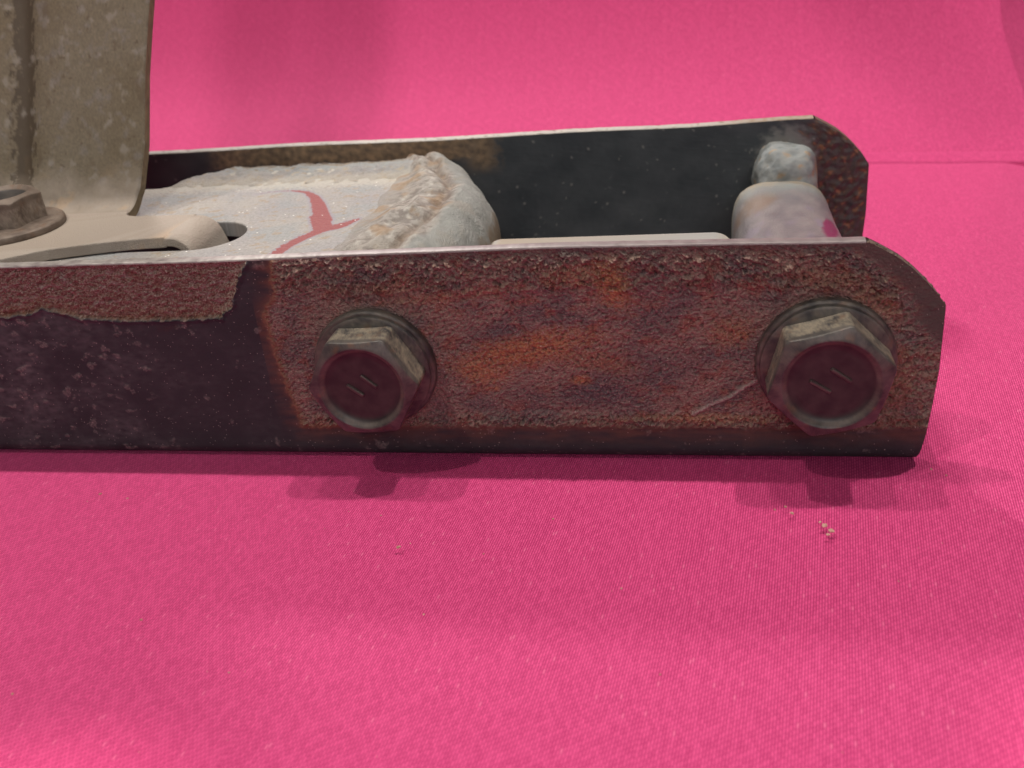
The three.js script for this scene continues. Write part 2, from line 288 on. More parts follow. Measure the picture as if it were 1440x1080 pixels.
  peelC = mix(peelC, [0.44, 0.36, 0.31], 0.8 * sst(0.08, 0.4, gr1 * 0.7 + gr2 * 0.5 + 0.25 * mid)); peelC = mix(peelC, [0.085, 0.04, 0.035], 0.75 * sst(0.12, 0.45, -gr1 * 0.6 - gr2 * 0.4 - 0.3 * mid));
  peelC = mix(peelC, [0.17, 0.065, 0.05], 0.45 * sst(0.05, 0.3, fbm(x * 0.28, y * 0.4, 36, 4))); peelC = mix(peelC, [0.34, 0.28, 0.26], 0.55 * sst(0.1, 0.3, fbm(x * 0.5, y * 1.1, 37, 4))); peelC = mix(peelC, [0.27, 0.13, 0.07], 0.5 * sst(3, 0, y - peelLow(x)) * clamp(0.6 + mid));
  peelC = mix(peelC, [0.42, 0.37, 0.28], sst(3, 0, peelRight(y) - x) * sst(0.35, 0.7, t3) * 0.8);
  peelC = mul(peelC, 0.82); c = mix(c, peelC, peel);
  c = mix(c, [0.36, 0.29, 0.25], lip * sst(-0.16, -0.02, peelD) * 0.6 * clamp(0.6 + 1.6 * mid));
  const sp = hash(Math.floor(x * 5.5), Math.floor(y * 5.5)), spd = Math.hypot((x * 5.5) % 1 + (x < 0 ? 0.5 : -0.5), (y * 5.5) % 1 - 0.5);
  if (sp > 0.988 && spd < 0.33) c = mix(c, [0.55, 0.48, 0.44], 0.65);                                   // specks of grit
  const r = 0.55 + 0.28 * rust + 0.3 * peel + 0.12 * t3 - 0.1 * rim - 0.08 * top;
  return { h, c, r, b: clamp(0.5 + (0.5 * fine + 0.5 * fbm(x * 5, y * 5, 40, 3)) * (0.12 + 0.88 * Math.max(rust * (1 - 0.7 * rim), peel))) };
}
{
  const X0 = -152, X1 = 12, Y0 = -5, Y1 = 33, W = 2048, HH = 476;
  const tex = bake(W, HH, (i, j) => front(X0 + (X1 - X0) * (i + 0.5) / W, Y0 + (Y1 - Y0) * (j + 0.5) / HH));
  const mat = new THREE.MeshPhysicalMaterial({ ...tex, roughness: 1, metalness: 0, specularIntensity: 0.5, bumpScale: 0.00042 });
  // profile of the outside, from just under the top edge down round the bend to the underside; s is the length used for the pattern
  const path = [], NV = 230;
  const straight = H - 0.3 - BEND - B0, arc = Math.PI / 2 * BEND, total = straight + arc;
  for (let k = 0; k <= NV; k++) {
    const s = total * k / NV;
    if (s <= straight) path.push({ y: H - 0.3 - s, z: 0, ny: 0, nz: 1, py: H - 0.3 - s });
    else { const a = (s - straight) / BEND; path.push({ y: B0 + BEND - BEND * Math.sin(a), z: -BEND + BEND * Math.cos(a), ny: -Math.sin(a), nz: Math.cos(a), py: B0 + BEND - (s - straight) }); }
  }
  const fp = group('front_plate', bracket);
  const NU = 980;
  const outer = sheet(NU, NV, (u, v) => {
    const q = path[Math.round(v * NV)], x = X0 + (xEnd(q.y) - X0) * Math.pow(u, 0.98);
    const fade = sst(0, 0.25, xEnd(q.y) - x) * sst(BEND * 0.1, BEND, q.py + 2.2) * sst(H - 0.3, H - 0.8, q.y);
    const h = front(x, q.py).h * fade;
    return { p: [x, q.y + liftF(x) * sst(12, 31, q.y) + q.ny * h, q.z + q.nz * h], uv: [(x - X0) / (X1 - X0), (q.py - Y0) / (Y1 - Y0)] };
  }, true);
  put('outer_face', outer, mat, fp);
  // inside face and the cut end
  const dark = (x, y, z) => { const n = fbm(x * 0.5, y * 0.5, z * 0.5 + 3, 4); return mix([0.05, 0.043, 0.042], [0.12, 0.07, 0.045], clamp(0.35 + n * 1.2)); };
  const ri = BEND - T, ins = sheet(60, 40, (u, v) => {
    const s = v * (H - 0.2 - BEND - B0 + Math.PI / 2 * ri), st = H - 0.2 - BEND - B0; let y, z;
    if (s <= st) { y = H - 0.2 - s; z = -T; } else { const a = (s - st) / ri; y = B0 + BEND - ri * Math.sin(a); z = -BEND + ri * Math.cos(a); }
    const x = X0 + (xEnd(y) - X0) * u; return { p: [x, y + liftF(x) * sst(12, 31, y), z], c: dark(x, y, z) };
  });
  const end = sheet(160, 4, (u, v) => {
    const k = u * NV, a = path[Math.min(NV, Math.floor(k))], sc = 1 - v * T / BEND; let y = a.y, z = a.z - T * v;
    if (a.nz < 0.9999) { y = B0 + BEND + (a.y - B0 - BEND) * sc; z = -BEND + (a.z + BEND) * sc; }
    return { p: [xEnd(a.y) + 0.03 + 0.1 * noise(y * 2, v * 3, 7) * (v > 0.1 ? 1 : 0), y, z], c: mul(dark(9, y * 2, z * 3), 1.5) };
  });
  put('inner_face', join([ins, end]), vmat({ roughness: 0.7 }), fp);
  // worn top edge, slightly rounded, following the cut corner
  const cont = []; for (let k = 0; k <= 260; k++) cont.push([X0 + (0 - X0) * k / 260, H]);
  const edge = sheet(700, 8, (u, v) => {
    const x = X0 + (0.05 - X0) * u, a = Math.PI * v, wob = 0.10 * noise(x * 0.35, 3, 1) + 0.07 * noise(x * 1.4, 8, 1);
    const zc = -T / 2, zz = zc + (T / 2 + 0.0) * Math.sign(Math.cos(a)) * Math.pow(Math.abs(Math.cos(a)), 0.45), yy = H - 0.32 + liftF(x) + (0.34 + wob * 0.5) * Math.pow(Math.sin(a), 0.6);
    const n = fbm(x * 0.5, v * 2, 5, 4), m = fbm(x * 2.5, v * 5, 6, 3);
    let c = mix([0.17, 0.14, 0.142], [0.27, 0.235, 0.235], clamp(0.5 + n * 1.5));
    c = mix(c, [0.2, 0.16, 0.155], 0.6 * sst(0.16, 0.4, m + 0.3 * n));
    c = mix(c, [0.40, 0.375, 0.355], sst(-68, -82, x + 8 * n) * clamp(0.6 + 1.4 * n + 0.6 * m));
    return { p: [x, yy, zz + (v < 0.3 ? wob * 0.6 : 0)], c };
  }, false);
  put('top_edge', edge, vmat({ roughness: 0.45, metalness: 0.25, bumpMap: null }), fp);
  // crumbs of scale that stand off the cut corner
  const bits = [];
  for (let k = 0; k < 70; k++) {
    const y = 22 + 10 * rnd(), x = xEnd(y), r = 0.08 + 0.25 * rnd() * rnd();
    const g = new THREE.IcosahedronGeometry(r, 1); warp(g, (a, b, c) => 0.4 * r * noise(a * 9 + k, b * 9, c * 9)); g.scale(1, 1.2, 0.8); g.translate(x - 0.05, y, -0.15 - 1.3 * rnd());
    bits.push(paint(g, () => mul([0.12, 0.09, 0.07], 0.6 + 0.8 * hash(k, 3))));
  }
  const scale = put('scale_crumbs', join(bits), vmat({ roughness: 0.9 }), fp); scale.userData.kind = 'stuff';
}

// --- floor of the channel
put('web', paint(new THREE.BoxGeometry(158, T, -ZB - BEND - 1.4, 40, 1, 20).translate(-73.2, T / 2 + B0, (ZB - BEND) / 2 + 0.2), (x, y, z) => mix([0.3, 0.29, 0.27], [0.16, 0.13, 0.11], clamp(0.5 + fbm(x * 0.2, y, z * 0.2, 3)))), vmat(), bracket);

// --- back plate
{
  const X0 = -190, bp = group('back_plate', bracket);
  const xe = (y) => xEnd(y) + 0.35;
  const relief = (x, y) => { const r = sst(-4, 1.5, x + 3 * fbm(x * 0.3, y * 0.3, 60, 2)); return 0.05 * fbm(x * 0.8, y * 0.8, 61, 3) + r * (0.5 * fbm(x * 0.9, y * 0.9, 62, 4) + 0.12) * sst(0, 0.6, xe(y) - x); };
  const inner = sheet(760, 130, (u, v) => {
    const y = H - 0.2 - (H - 0.2) * v, x = X0 + (xe(y) - X0) * Math.pow(u, 0.8);
    const n = fbm(x * 0.12, y * 0.15, 63, 4), m = fbm(x * 0.7, y * 0.8, 64, 3);
    let c = mix([0.032, 0.039, 0.048], [0.066, 0.074, 0.084], clamp(0.4 + 1.3 * n));
    c = mix(c, [0.2, 0.21, 0.2], sst(0.3, 0.45, fbm(x * 0.65, y * 0.8, 65, 2)) * 0.5);                   // pale spots of splashed dirt
    if (hash(Math.floor(x * 2.6), Math.floor(y * 2.6)) > 0.9945) c = mix(c, [0.3, 0.29, 0.27], 0.45);
    const r = sst(-3, 2, x + 5 * m) * clamp(0.65 + 1.2 * m);
    c = mix(c, mix([0.075, 0.045, 0.032], [0.25, 0.12, 0.06], sst(0.1, 0.4, m)), r);
    const w = Math.max(sst(5, 0.5, Math.abs(x + 62.5) + 4 * m) * sst(24, 28, y), sst(27.5, 28.8, y + m) * sst(-60, -66, x) * sst(-122, -116, x));
    c = mix(c, mix([0.13, 0.09, 0.06], [0.33, 0.22, 0.13], clamp(0.4 + m * 1.6)), w * 0.9);
    const tz = sst(6.5, 4, Math.hypot(x + 4.5, (y - 24) * 0.8) + 2.5 * m) * 0.9;
    c = mix(c, [0.34, 0.33, 0.31], tz * 0.55);
    return { p: [x, y + liftB(x) * sst(10, 31, y), ZB + relief(x, y)], c };
  }, true);
  put('inner_face', inner, vmat({ roughness: 0.55, bumpMap: grain, bumpScale: 0.00006 }), bp);
  const shell = [];
  shell.push(sheet(20, 30, (u, v) => { const y = H - 0.2 - (H - 0.2) * v; const bx = X0 + (xe(y) - X0) * u; return { p: [bx, y + liftB(bx) * sst(10, 31, y), ZB - 2.5], c: [0.05, 0.04, 0.04] }; }));
  shell.push(sheet(120, 2, (u, v) => { const y = (H - 0.2) * u; return { p: [xe(y) + 0.02, y + liftB(xe(y)) * sst(10, 31, y), ZB - 2.5 * v], c: [0.12, 0.085, 0.06] }; }));
  put('outer_face', join(shell), vmat({ roughness: 0.6 }), bp);
  put('top_edge', sheet(500, 8, (u, v) => {
    const x = X0 + (0.4 - X0) * u, a = Math.PI * v, wob = 0.16 * noise(x * 0.3, 13, 1) + 0.08 * noise(x * 1.7, 18, 1);
    const zz = ZB - 1.25 + 1.25 * Math.sign(Math.cos(a)) * Math.pow(Math.abs(Math.cos(a)), 0.45), yy = H - 0.22 + liftB(x) + (0.24 + wob * 0.6) * Math.pow(Math.sin(a), 0.6);
    const m = fbm(x * 0.9, v * 4, 15, 4); let c = mix([0.33, 0.32, 0.31], [0.46, 0.42, 0.37], clamp(0.5 + 1.4 * m));
    c = mix(c, [0.12, 0.085, 0.06], sst(0.16, 0.32, m)); c = mix(c, [0.24, 0.17, 0.11], sst(-22, -8, x) * clamp(0.7 + m));
    return { p: [x, yy, zz], c };
  }, false), vmat({ roughness: 0.6 }), bp);
}

// ------------------------------------------------------------------ inner box welded between the plates
const pale = (x, y, z) => {  // dusty pale primer and zinc
  const n = fbm(x * 0.09, y * 0.09, z * 0.09, 4), m = fbm(x * 0.6 + 9, y * 0.6, z * 0.6, 4), f = fbm(x * 2.2, y * 2.2, z * 2.2 + 4, 3);
  let c = mix([0.335, 0.325, 0.33], [0.40, 0.375, 0.345], clamp(0.5 + 1.6 * n));
  c = mix(c, [0.30, 0.325, 0.335], sst(0.05, 0.35, noise(x * 0.1 + 3, z * 0.13, y * 0.1)) * 0.6);
  c = mix(c, [0.36, 0.265, 0.165], sst(0.1, 0.36, m) * 0.6);
  c = mix(c, [0.27, 0.26, 0.27], sst(0.2, 0.42, f) * 0.5 + sst(0.25, 0.42, -m) * 0.3);
  return mul(c, 0.76 + 0.34 * f);
};
{
  const box = group('inner_box', bracket);
  userTag(box, 'pale dusty box section with a slot and a red paint mark');
  const Y = 29.5, s = new THREE.Shape();
  s.moveTo(-190, 1.95).lineTo(-67, 1.95).lineTo(-66, 12).lineTo(-66, 40).lineTo(-74, 58).lineTo(-111, 58).lineTo(-114, 54).lineTo(-122, 48.5).lineTo(-190, 48.5);
  const hole = new THREE.Path(), zc = 19.2, r = 6.9, xr = -99.5;
  hole.moveTo(xr, zc - r); hole.absarc(xr, zc, r, -Math.PI / 2, Math.PI / 2, false); hole.lineTo(-113, zc + r); hole.absarc(-113, zc, r, Math.PI / 2, Math.PI * 1.5, false);
  s.holes.push(hole);
  const g = new THREE.ExtrudeGeometry(s, { depth: 2.2, bevelEnabled: true, bevelSize: 0.25, bevelThickness: 0.25, bevelOffset: -0.25, bevelSegments: 2, curveSegments: 40 });
  // shape (x, -z) -> world: z = -shapeY, top at Y
  const X0 = -152, X1 = -55, Z0 = -62, Z1 = 0, p = g.attributes.position, uv = g.attributes.uv;
  for (let i = 0; i < p.count; i++) { const x = p.getX(i), z = -p.getY(i), y = Y - 2.45 + p.getZ(i); p.setXYZ(i, x, y - (2.2 * 0 + 0), z); uv.setXY(i, (x - X0) / (X1 - X0), (z - Z0) / (Z1 - Z0)); }
  g.computeVertexNormals();
  const red = [[[-100, -41.6], [-97, -42.9], [-93.5, -43.2], [-90, -41.8], [-87.3, -38.5], [-85, -34], [-83, -29.2], [-80.8, -24.5]], [[-75.2, -24.8], [-77, -21.8], [-79.5, -20.0], [-81.5, -16.2], [-82.8, -12.5], [-83.2, -8.8]], [[-82.6, -27], [-79.5, -20.5]]];
  const wid = [lut([[0, 0.15], [0.25, 0.35], [0.5, 0.95], [0.8, 1.55], [1, 1.7]]), lut([[0, 0.7], [0.25, 1.6], [0.5, 1.3], [1, 1.2]]), lut([[0, 1.7], [1, 1.9]])];
  const tex = bake(1552, 992, (i, j) => {
    const x = X0 + (X1 - X0) * (i + 0.5) / 1552, z = Z0 + (Z1 - Z0) * (j + 0.5) / 992;
    let c = pale(x, 29.5, z); const f = fbm(x * 1.5, z * 1.5, 70, 4), ff = fbm(x * 5, z * 5, 71, 2);
    c = mix(c, [0.46, 0.35, 0.22], 0.75 * sst(4.2, 1, Math.hypot(x + 66, (z + 14) * 0.7) + 5 * f));
    c = mix(c, [0.43, 0.41, 0.35], 0.6 * sst(-42, -48, z + 6 * f));
    c = mix(c, [0.25, 0.23, 0.23], 0.6 * sst(0.27, 0.36, ff));
    let d = -9; red.forEach((l, k) => { const [dist, at] = near(l, x + f * 0.5, z + f * 0.5); d = Math.max(d, wid[k](at) - dist); });
    c = mix(c, [0.24, 0.22, 0.26], 0.75 * sst(-0.5, 0.05, d + 0.3 * f));
    c = mix(c, mix([0.21, 0.026, 0.03], [0.26, 0.07, 0.07], clamp(0.5 + f * 1.5)), sst(-0.12, 0.2, d + 0.35 * f - 0.2) * clamp(1.02 - Math.max(0, ff) * 0.8));
    if (hash(i >> 2, j >> 2) > 0.9985) c = [0.8, 0.78, 0.74];
    return { c, r: 0.72 + 0.2 * f, b: 0.5 + 0.5 * f + 0.25 * ff };
  });
  put('top_plate', g, new THREE.MeshStandardMaterial({ ...tex, roughness: 1, bumpScale: 0.00018 }), box);
  // end wall below the weld, keeps the hollow dark
  put('end_wall', paint(new RoundedBoxGeometry(2.4, 24.6, 60, 2, 0.6).translate(-67.6, 14.6, -34), pale), vmat(), box);
}
// --- weld run along the back plate
{
  const wl = (u) => -121 + 53.5 * u;
  const g = sheet(260, 40, (u, v) => {
    const x = wl(u), n = fbm(x * 0.16, v * 2, 80, 3), jag = 1.6 * noise(x * 0.35, 1, 81) + 0.7 * noise(x * 1.3, 2, 81);
    const z = -47.5 - 18.9 * v + (1 - v) * 1.2 * noise(x * 0.2, 5, 5) + (v > 0.8 ? 0 : 0);
    const cut = sst(-125, -112, x + 8 * (1 - v)) ;
    let y = 29.2 + (0.75 + 0.5 * n) * Math.pow(Math.sin(Math.PI * clamp(v * 0.92 + 0.05)), 0.7) - 1.1 * v * v + 0.3 * sst(0.3, 0.9, v) * jag;
    y += 0.07 * Math.sin(x * 1.5 + 2.4 * v + 5 * n) * Math.sin(Math.PI * v) + 0.55 * fbm(x * 0.45, z * 0.45, 82, 4) - 2.5 * sst(-70, -67.5, x) + 0.9 * sst(-82, -70, x) * Math.sin(Math.PI * v) * 0.8;
    y -= (1 - cut) * 7;
    const m = fbm(x * 0.5, z * 0.5, 83, 4);
    let c = pale(x, y, z); c = mix(c, [0.31, 0.36, 0.37], 0.8 * sst(0.25, 0.7, v + 0.7 * m) * clamp(0.6 + 1.5 * fbm(x * 0.1, 3, 84, 2)));
    c = mix(c, [0.42, 0.32, 0.19], 0.55 * sst(0.1, 0.35, m)); c = mix(c, [0.45, 0.41, 0.34], 0.5 * sst(0.35, 0.1, v + 0.3 * m));
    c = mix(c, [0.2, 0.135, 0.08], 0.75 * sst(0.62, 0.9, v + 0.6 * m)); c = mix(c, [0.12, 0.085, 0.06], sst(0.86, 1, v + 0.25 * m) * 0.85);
    return { p: [x, y, z], uv: [x / 14, z / 14], c };
  }, false);
  put('weld_bead', g, vmat({ roughness: 0.8, bumpMap: grain, bumpScale: 0.0003 }), bracket).userData.label = 'pale lumpy weld run along the back plate';
}
// --- lumpy weld rolled over the end of the box, from the front plate to the back plate
{
  const xe = lut([[-66, -66], [-58, -63.5], [-52, -60.5], [-46, -57.5], [-38, -54.6], [-25, -53.2], [-12, -55], [-2, -58]]), yt = lut([[-66, 29], [-60, 30.6], [-54, 31.2], [-46, 30.3], [-36, 30.9], [-24, 31.6], [-12, 31.4], [-2, 30]]);
  const g = sheet(300, 260, (u, v) => {
    const z = -1.95 - 64.6 * v, e = xe(z) + 0.8 * noise(z * 0.2, 1, 3), top = yt(z), r = 7.5, X0 = -77, flat = e - r - X0, L = flat + r * 1.7 + 9, q = u * L;
    let x, y, nx, ny;
    if (q < flat) { const t = q / flat; x = X0 + q; y = 29.38 + (top - 29.38) * sst(0.08, 0.8, t + 0.12 * noise(z * 0.12, 4, 4)); nx = 0; ny = 1; }
    else { const a = Math.min((q - flat) / r / 1.083, Math.PI / 2), down = Math.max(0, q - flat - r * 1.7); x = e - r + r * Math.sin(a); y = top - r * 1.15 * (1 - Math.cos(a)) - down; nx = Math.sin(a); ny = Math.cos(a); }
    const w = sst(0.08, 0.6, q / flat), ridg = 0.28 - Math.abs(noise(x * 0.17 + 0.3 * noise(z * 0.2, x * 0.2, 2), z * 0.08, 30)), m = fbm(x * 0.17, z * 0.13, y * 0.08, 2), f = fbm(x * 0.7, z * 0.7, y * 0.7, 4);
    const seam = Math.exp(-(((q - flat + 0.5 + 1.6 * noise(z * 0.16, 9, 9)) / 0.9) ** 2));        // where the last bead lies against the crust
    const d = w * (1.9 * m + 1.7 * ridg * sst(4, 0, q - flat) + 0.16 * f - 0.7 * seam) * (1 - 0.45 * sst(1, 5, q - flat));
    x += nx * d; y += ny * d; if (q < flat * 0.12) y = Math.min(y, 29.45);
    let c = mix(pale(x, y, z), [0.36, 0.325, 0.285], 0.35 + 0.3 * w);
    c = mix(c, [0.19, 0.165, 0.15], 0.85 * w * sst(0.0, 0.3, -f - 0.5 * ridg + 0.1)); c = mix(c, [0.54, 0.51, 0.47], 0.6 * w * sst(0.1, 0.4, f + 0.5 * m));
    c = mix(c, [0.33, 0.215, 0.115], 0.6 * sst(0.06, 0.3, fbm(x * 0.2 + 20, y * 0.2, z * 0.2, 4)));
    c = mix(c, [0.27, 0.285, 0.275], 0.75 * sst(0.5, 2.5, q - flat + 2 * m) * sst(17, 10, q - flat)); c = mix(c, [0.17, 0.11, 0.06], 0.8 * sst(8.5, 11.5, q - flat + 3 * f)); c = mix(c, [0.16, 0.10, 0.06], seam * 0.45 * w);
    c = mix(c, [0.2, 0.13, 0.08], 0.85 * sst(-61, -64.5, z + 2.5 * f));
    return { p: [x, y, z], uv: [x / 14, z / 14], c };
  });
  put('weld_lump', g, vmat({ roughness: 0.85, bumpMap: grain, bumpScale: 0.00032 }), bracket).userData.label = 'thick ridged weld rolled over the end of the pale box section';
}
// --- cross bar seen behind the front plate
{
  const g = new RoundedBoxGeometry(40.5, 14, 16, 8, 3.4).translate(-35.2, 17.4, -22.5);
  const gg = sheet(160, 60, (u, v) => ({ p: [u, v, 0] }));
  put('cross_bar', paint(warp(g, (x, y, z) => 0.25 * fbm(x * 0.3, y * 0.3, z * 0.3, 3)), (x, y, z) => mix(pale(x, y, z), [0.5, 0.42, 0.3], 0.5 * sst(16, 20, Math.abs(x + 35.2)))), vmat({ roughness: 0.75 }), bracket).userData.label = 'pale rounded bar just behind the front plate';
}
// --- spacer tube round the right bolt
{
  const st = group('spacer_tube', bracket);
  const ax = -6.1, ay = 15.6, R = 8.5;
  const prof = [[R, -1.75], [R, -10], [R, -25], [R, -40], [R + 0.02, -50], [R - 0.02, -55], [R - 0.35, -56.4], [R - 1.1, -57], [R - 4, -57.1]];
  const at = (t) => { const k = t * (prof.length - 1), i = Math.min(prof.length - 2, Math.floor(k)), f = k - i; return [prof[i][0] + (prof[i + 1][0] - prof[i][0]) * f, prof[i][1] + (prof[i + 1][1] - prof[i][1]) * f]; };
  const g = sheet(160, 120, (u, v) => {
    const a = u * Math.PI * 2, [r, z] = at(v), rr = r + 0.9 * sst(-45, -8, z) + 0.22 * fbm(Math.cos(a) * 2.2, Math.sin(a) * 2.2, z * 0.18, 3);
    const se = (q) => Math.sign(q) * Math.pow(Math.abs(q), 0.66), x = ax + se(Math.cos(a)) * rr, y = ay + se(Math.sin(a)) * rr;
    const m = fbm(x * 0.4, y * 0.4, z * 0.25, 4), f = fbm(x * 1.6, y * 1.6, z * 0.9, 3);
    let c = mix([0.13, 0.118, 0.13], [0.2, 0.18, 0.18], clamp(0.5 + 1.5 * m));
    c = mix(c, [0.19, 0.165, 0.215], 0.6 * sst(0.08, 0.3, fbm(x * 0.3 + 4, y * 0.5, z * 0.16 + 2, 3)) * sst(-48, -34, z));
    c = mix(c, [0.2, 0.125, 0.075], 0.6 * sst(4.5, 1, Math.hypot(x + 11, (z + 44) * 0.6) + 4 * m));
    c = mix(c, [0.25, 0.29, 0.28], 0.6 * sst(-46, -56, z + 8 * m)); c = mix(c, [0.34, 0.25, 0.15], 0.7 * sst(-51, -57, z + 4 * f));
    const mk = Math.hypot((x + 0.4 + 0.12 * (z + 30)) * 0.9, (z + 30) * 0.17); c = mix(c, [0.17, 0.02, 0.07], 0.95 * sst(1.25, 0.9, mk + f * 0.5) * (y > 15 ? 1 : 0));
    c = mix(c, [0.13, 0.12, 0.125], 0.4 * sst(0.25, 0.4, f));
    return { p: [x, y, z], uv: [u * 4, v * 4], c };
  }, false);
  put('sleeve', g, vmat({ roughness: 0.42, bumpMap: grain, bumpScale: 0.0001 }), st);
  let w = new THREE.IcosahedronGeometry(1, 44); w.deleteAttribute('uv'); w = mergeVertices(w, 1e-5);
  { const p = w.attributes.position, q = (t, e) => Math.sign(t) * Math.pow(Math.abs(t), e); for (let i = 0; i < p.count; i++) p.setXYZ(i, -4.7 + 5.5 * q(p.getX(i), 0.72), 21.4 + 7.4 * q(p.getY(i), 0.72), -62.5 + 7.5 * q(p.getZ(i), 0.6)); }
  w.computeVertexNormals();
  warp(w, (x, y, z) => 1.5 * fbm(x * 0.2, y * 0.2, z * 0.2, 2) + 0.25 * (0.25 - Math.abs(noise(x * 0.35, y * 0.35, z * 0.35))) + 0.14 * fbm(x * 0.9, y * 0.9, z * 0.9, 3));
  put('weld_collar', paint(w, (x, y, z) => {
    const m = fbm(x * 0.5, y * 0.5, z * 0.5, 4); let c = mix([0.16, 0.18, 0.19], [0.23, 0.235, 0.225], clamp(0.5 + 1.6 * m));
    c = mix(c, [0.3, 0.2, 0.11], 0.7 * sst(0.12, 0.35, m)); c = mix(c, [0.1, 0.12, 0.1], 0.7 * sst(0.2, 0.4, -m)); return mix(c, [0.22, 0.13, 0.07], 0.8 * sst(-0.4, 1.6, x + 2 * m));
  }), vmat({ roughness: 0.75 }), st);
}

// ------------------------------------------------------------------ flange bolts, axis along z
function boltGeos(AF, FR, h, fh, Rc) {
  const prof = [[3, 0], [FR, 0], [FR + 0.05, 0.45], [FR - 0.05, 0.95], [FR - 0.35, 1.2], [FR - 0.75, 1.22], [FR - 0.95, 1.3], [AF / 2 + 1.4, fh - 0.15], [AF / 2 + 0.2, fh + 0.15], [AF / 2 - 1, fh + 0.2]];
  const sub = []; for (let i = 0; i < prof.length - 1; i++) for (let k = 0; k < (i === 6 ? 8 : 3); k++) { const f = k / (i === 6 ? 8 : 3); sub.push(new THREE.Vector2(prof[i][0] + (prof[i + 1][0] - prof[i][0]) * f, prof[i][1] + (prof[i + 1][1] - prof[i][1]) * f)); } sub.push(new THREE.Vector2(...prof[prof.length - 1]));
  const fl = new THREE.LatheGeometry(sub, 140).rotateX(Math.PI / 2);
  const NA = 300, rows = [];
  const Rh = (a) => { const t = ((a % (Math.PI / 3)) + Math.PI / 3) % (Math.PI / 3) - Math.PI / 6; return Math.min(AF / 2 / Math.cos(t), AF / 2 / Math.cos(Math.PI / 6) - 0.16); };
  const zt = (a) => h - 0.05 - Math.max(0, Rh(a) - Rc) * 0.42;
  for (let k = 0; k <= 14; k++) rows.push((a) => [Rh(a), fh - 0.4 + (zt(a) - 0.12 - fh + 0.4) * k / 14]);
  rows.push((a) => [Rh(a) - 0.03, zt(a) - 0.03], (a) => [Rh(a) - 0.1, zt(a) + 0.05]);
  for (let k = 1; k <= 4; k++) rows.push((a) => { const r = Rh(a) - 0.1 + (Rc - Rh(a) + 0.1) * k / 4; return [r, zt(a) + 0.05 + (h - zt(a) - 0.05) * k / 4]; });
  rows.push(() => [Rc - 0.12, h + 0.02], () => [Rc - 0.25, h - 0.03], () => [Rc - 0.45, h - 0.2], () => [Rc - 0.7, h - 0.45], () => [Rc - 1.0, h - 0.68], () => [Rc - 1.4, h - 0.8], () => [Rc - 1.8, h - 0.84]);
  for (let k = 1; k <= 26; k++) rows.push(() => [(Rc - 1.8) * (1 - k / 26) + 0.001, h - 0.82 - 0.05 * k / 26]);
  const hd = sheet(NA, rows.length - 1, (u, v) => { const a = u * Math.PI * 2, [r, z] = rows[Math.round(v * (rows.length - 1))](a); return { p: [r * Math.cos(a), r * Math.sin(a), z] }; });
  return { fl, hd: toCreasedNormals(hd, 0.45) };
}
function makeBolt(AF, FR, h, fh, Rc, turn, k, marks, tone, parent, at) {
  const b = group('hex_bolt', parent, at), { fl, hd } = boltGeos(AF, FR, h, fh, Rc);
  const wear = (x, y, z, dusty) => {
    const n = fbm(x * 0.4 + k, y * 0.4, z * 0.4, 3), f = fbm(x * 1.3 + k, y * 1.3, z * 1.3, 3), g = hash(Math.round(x * 7), Math.round(y * 7 + z * 31));
    let c = mix(tone[0], tone[1], clamp(0.45 + 1.5 * n));
    c = mix(c, tone[2], dusty * clamp(0.45 + 0.9 * n + 0.9 * f + (g - 0.5) * 0.5));                        // grains of dust stuck to the metal
    return mix(c, [0.17, 0.09, 0.05], 0.45 * sst(0.15, 0.4, fbm(x * 0.5 + 30 + k, y * 0.5, z * 0.5, 3)));
  };
  put('flange', paint(fl, (x, y, z) => wear(x, y, z, 0.3)), vmat({ roughness: 0.5, metalness: 0.15 }), b);
  hd.rotateZ(turn); put('hex_head', paint(hd, (x, y, z) => {
    const r = Math.hypot(x, y), side = sst(h - 1.35, h - 1.7, z);
    if (r < Rc - 0.72) return mul(mix([0.022, 0.02, 0.02], [0.05, 0.043, 0.04], clamp(0.4 + 1.4 * fbm(x * 0.5 + k, y * 0.5, 3, 3))), 1);
    const c = wear(x, y, z, 0.2 + 0.6 * side);
    return r < Rc - 0.3 ? mix(c, tone[2], 0.12) : c;
  }), vmat({ roughness: 0.45, metalness: 0.15 }), b);
  for (const [mx, my, len, ang] of marks) {
    const g = new RoundedBoxGeometry(len, 0.55, 0.5, 3, 0.2).rotateZ(ang).translate(mx, my, h - 0.8);
    put('grade_mark', paint(g, (x, y, z) => mix([0.035, 0.028, 0.027], [0.12, 0.1, 0.09], hash(Math.floor(x * 9), Math.floor(y * 9)))), vmat({ roughness: 0.5, metalness: 0.3 }), b);
  }
  return b;
}
const black = [[0.034, 0.032, 0.034], [0.075, 0.07, 0.07], [0.31, 0.265, 0.195]], sooty = [[0.11, 0.085, 0.075], [0.22, 0.18, 0.16], [0.42, 0.36, 0.3]];
makeBolt(14.1, 9.1, 7.5, 2.0, 6.35, 0.03, 2, [[-1.2, -0.5, 2.8, -0.65], [1.0, 0.9, 2.8, -0.72]], black, bracket, [-66.9, 15.25, 0.2]).userData.label = 'dusty black flange bolt on the front plate, the one nearer the middle';
makeBolt(14.3, 9.1, 7.5, 2.0, 6.4, 0.255, 40, [[-1.3, -0.5, 3.2, -0.58], [1.2, 1.1, 3.2, -0.62]], black, bracket, [-4.1, 15.6, 0.2]).userData.label = 'dusty black flange bolt near the clipped end of the front plate';

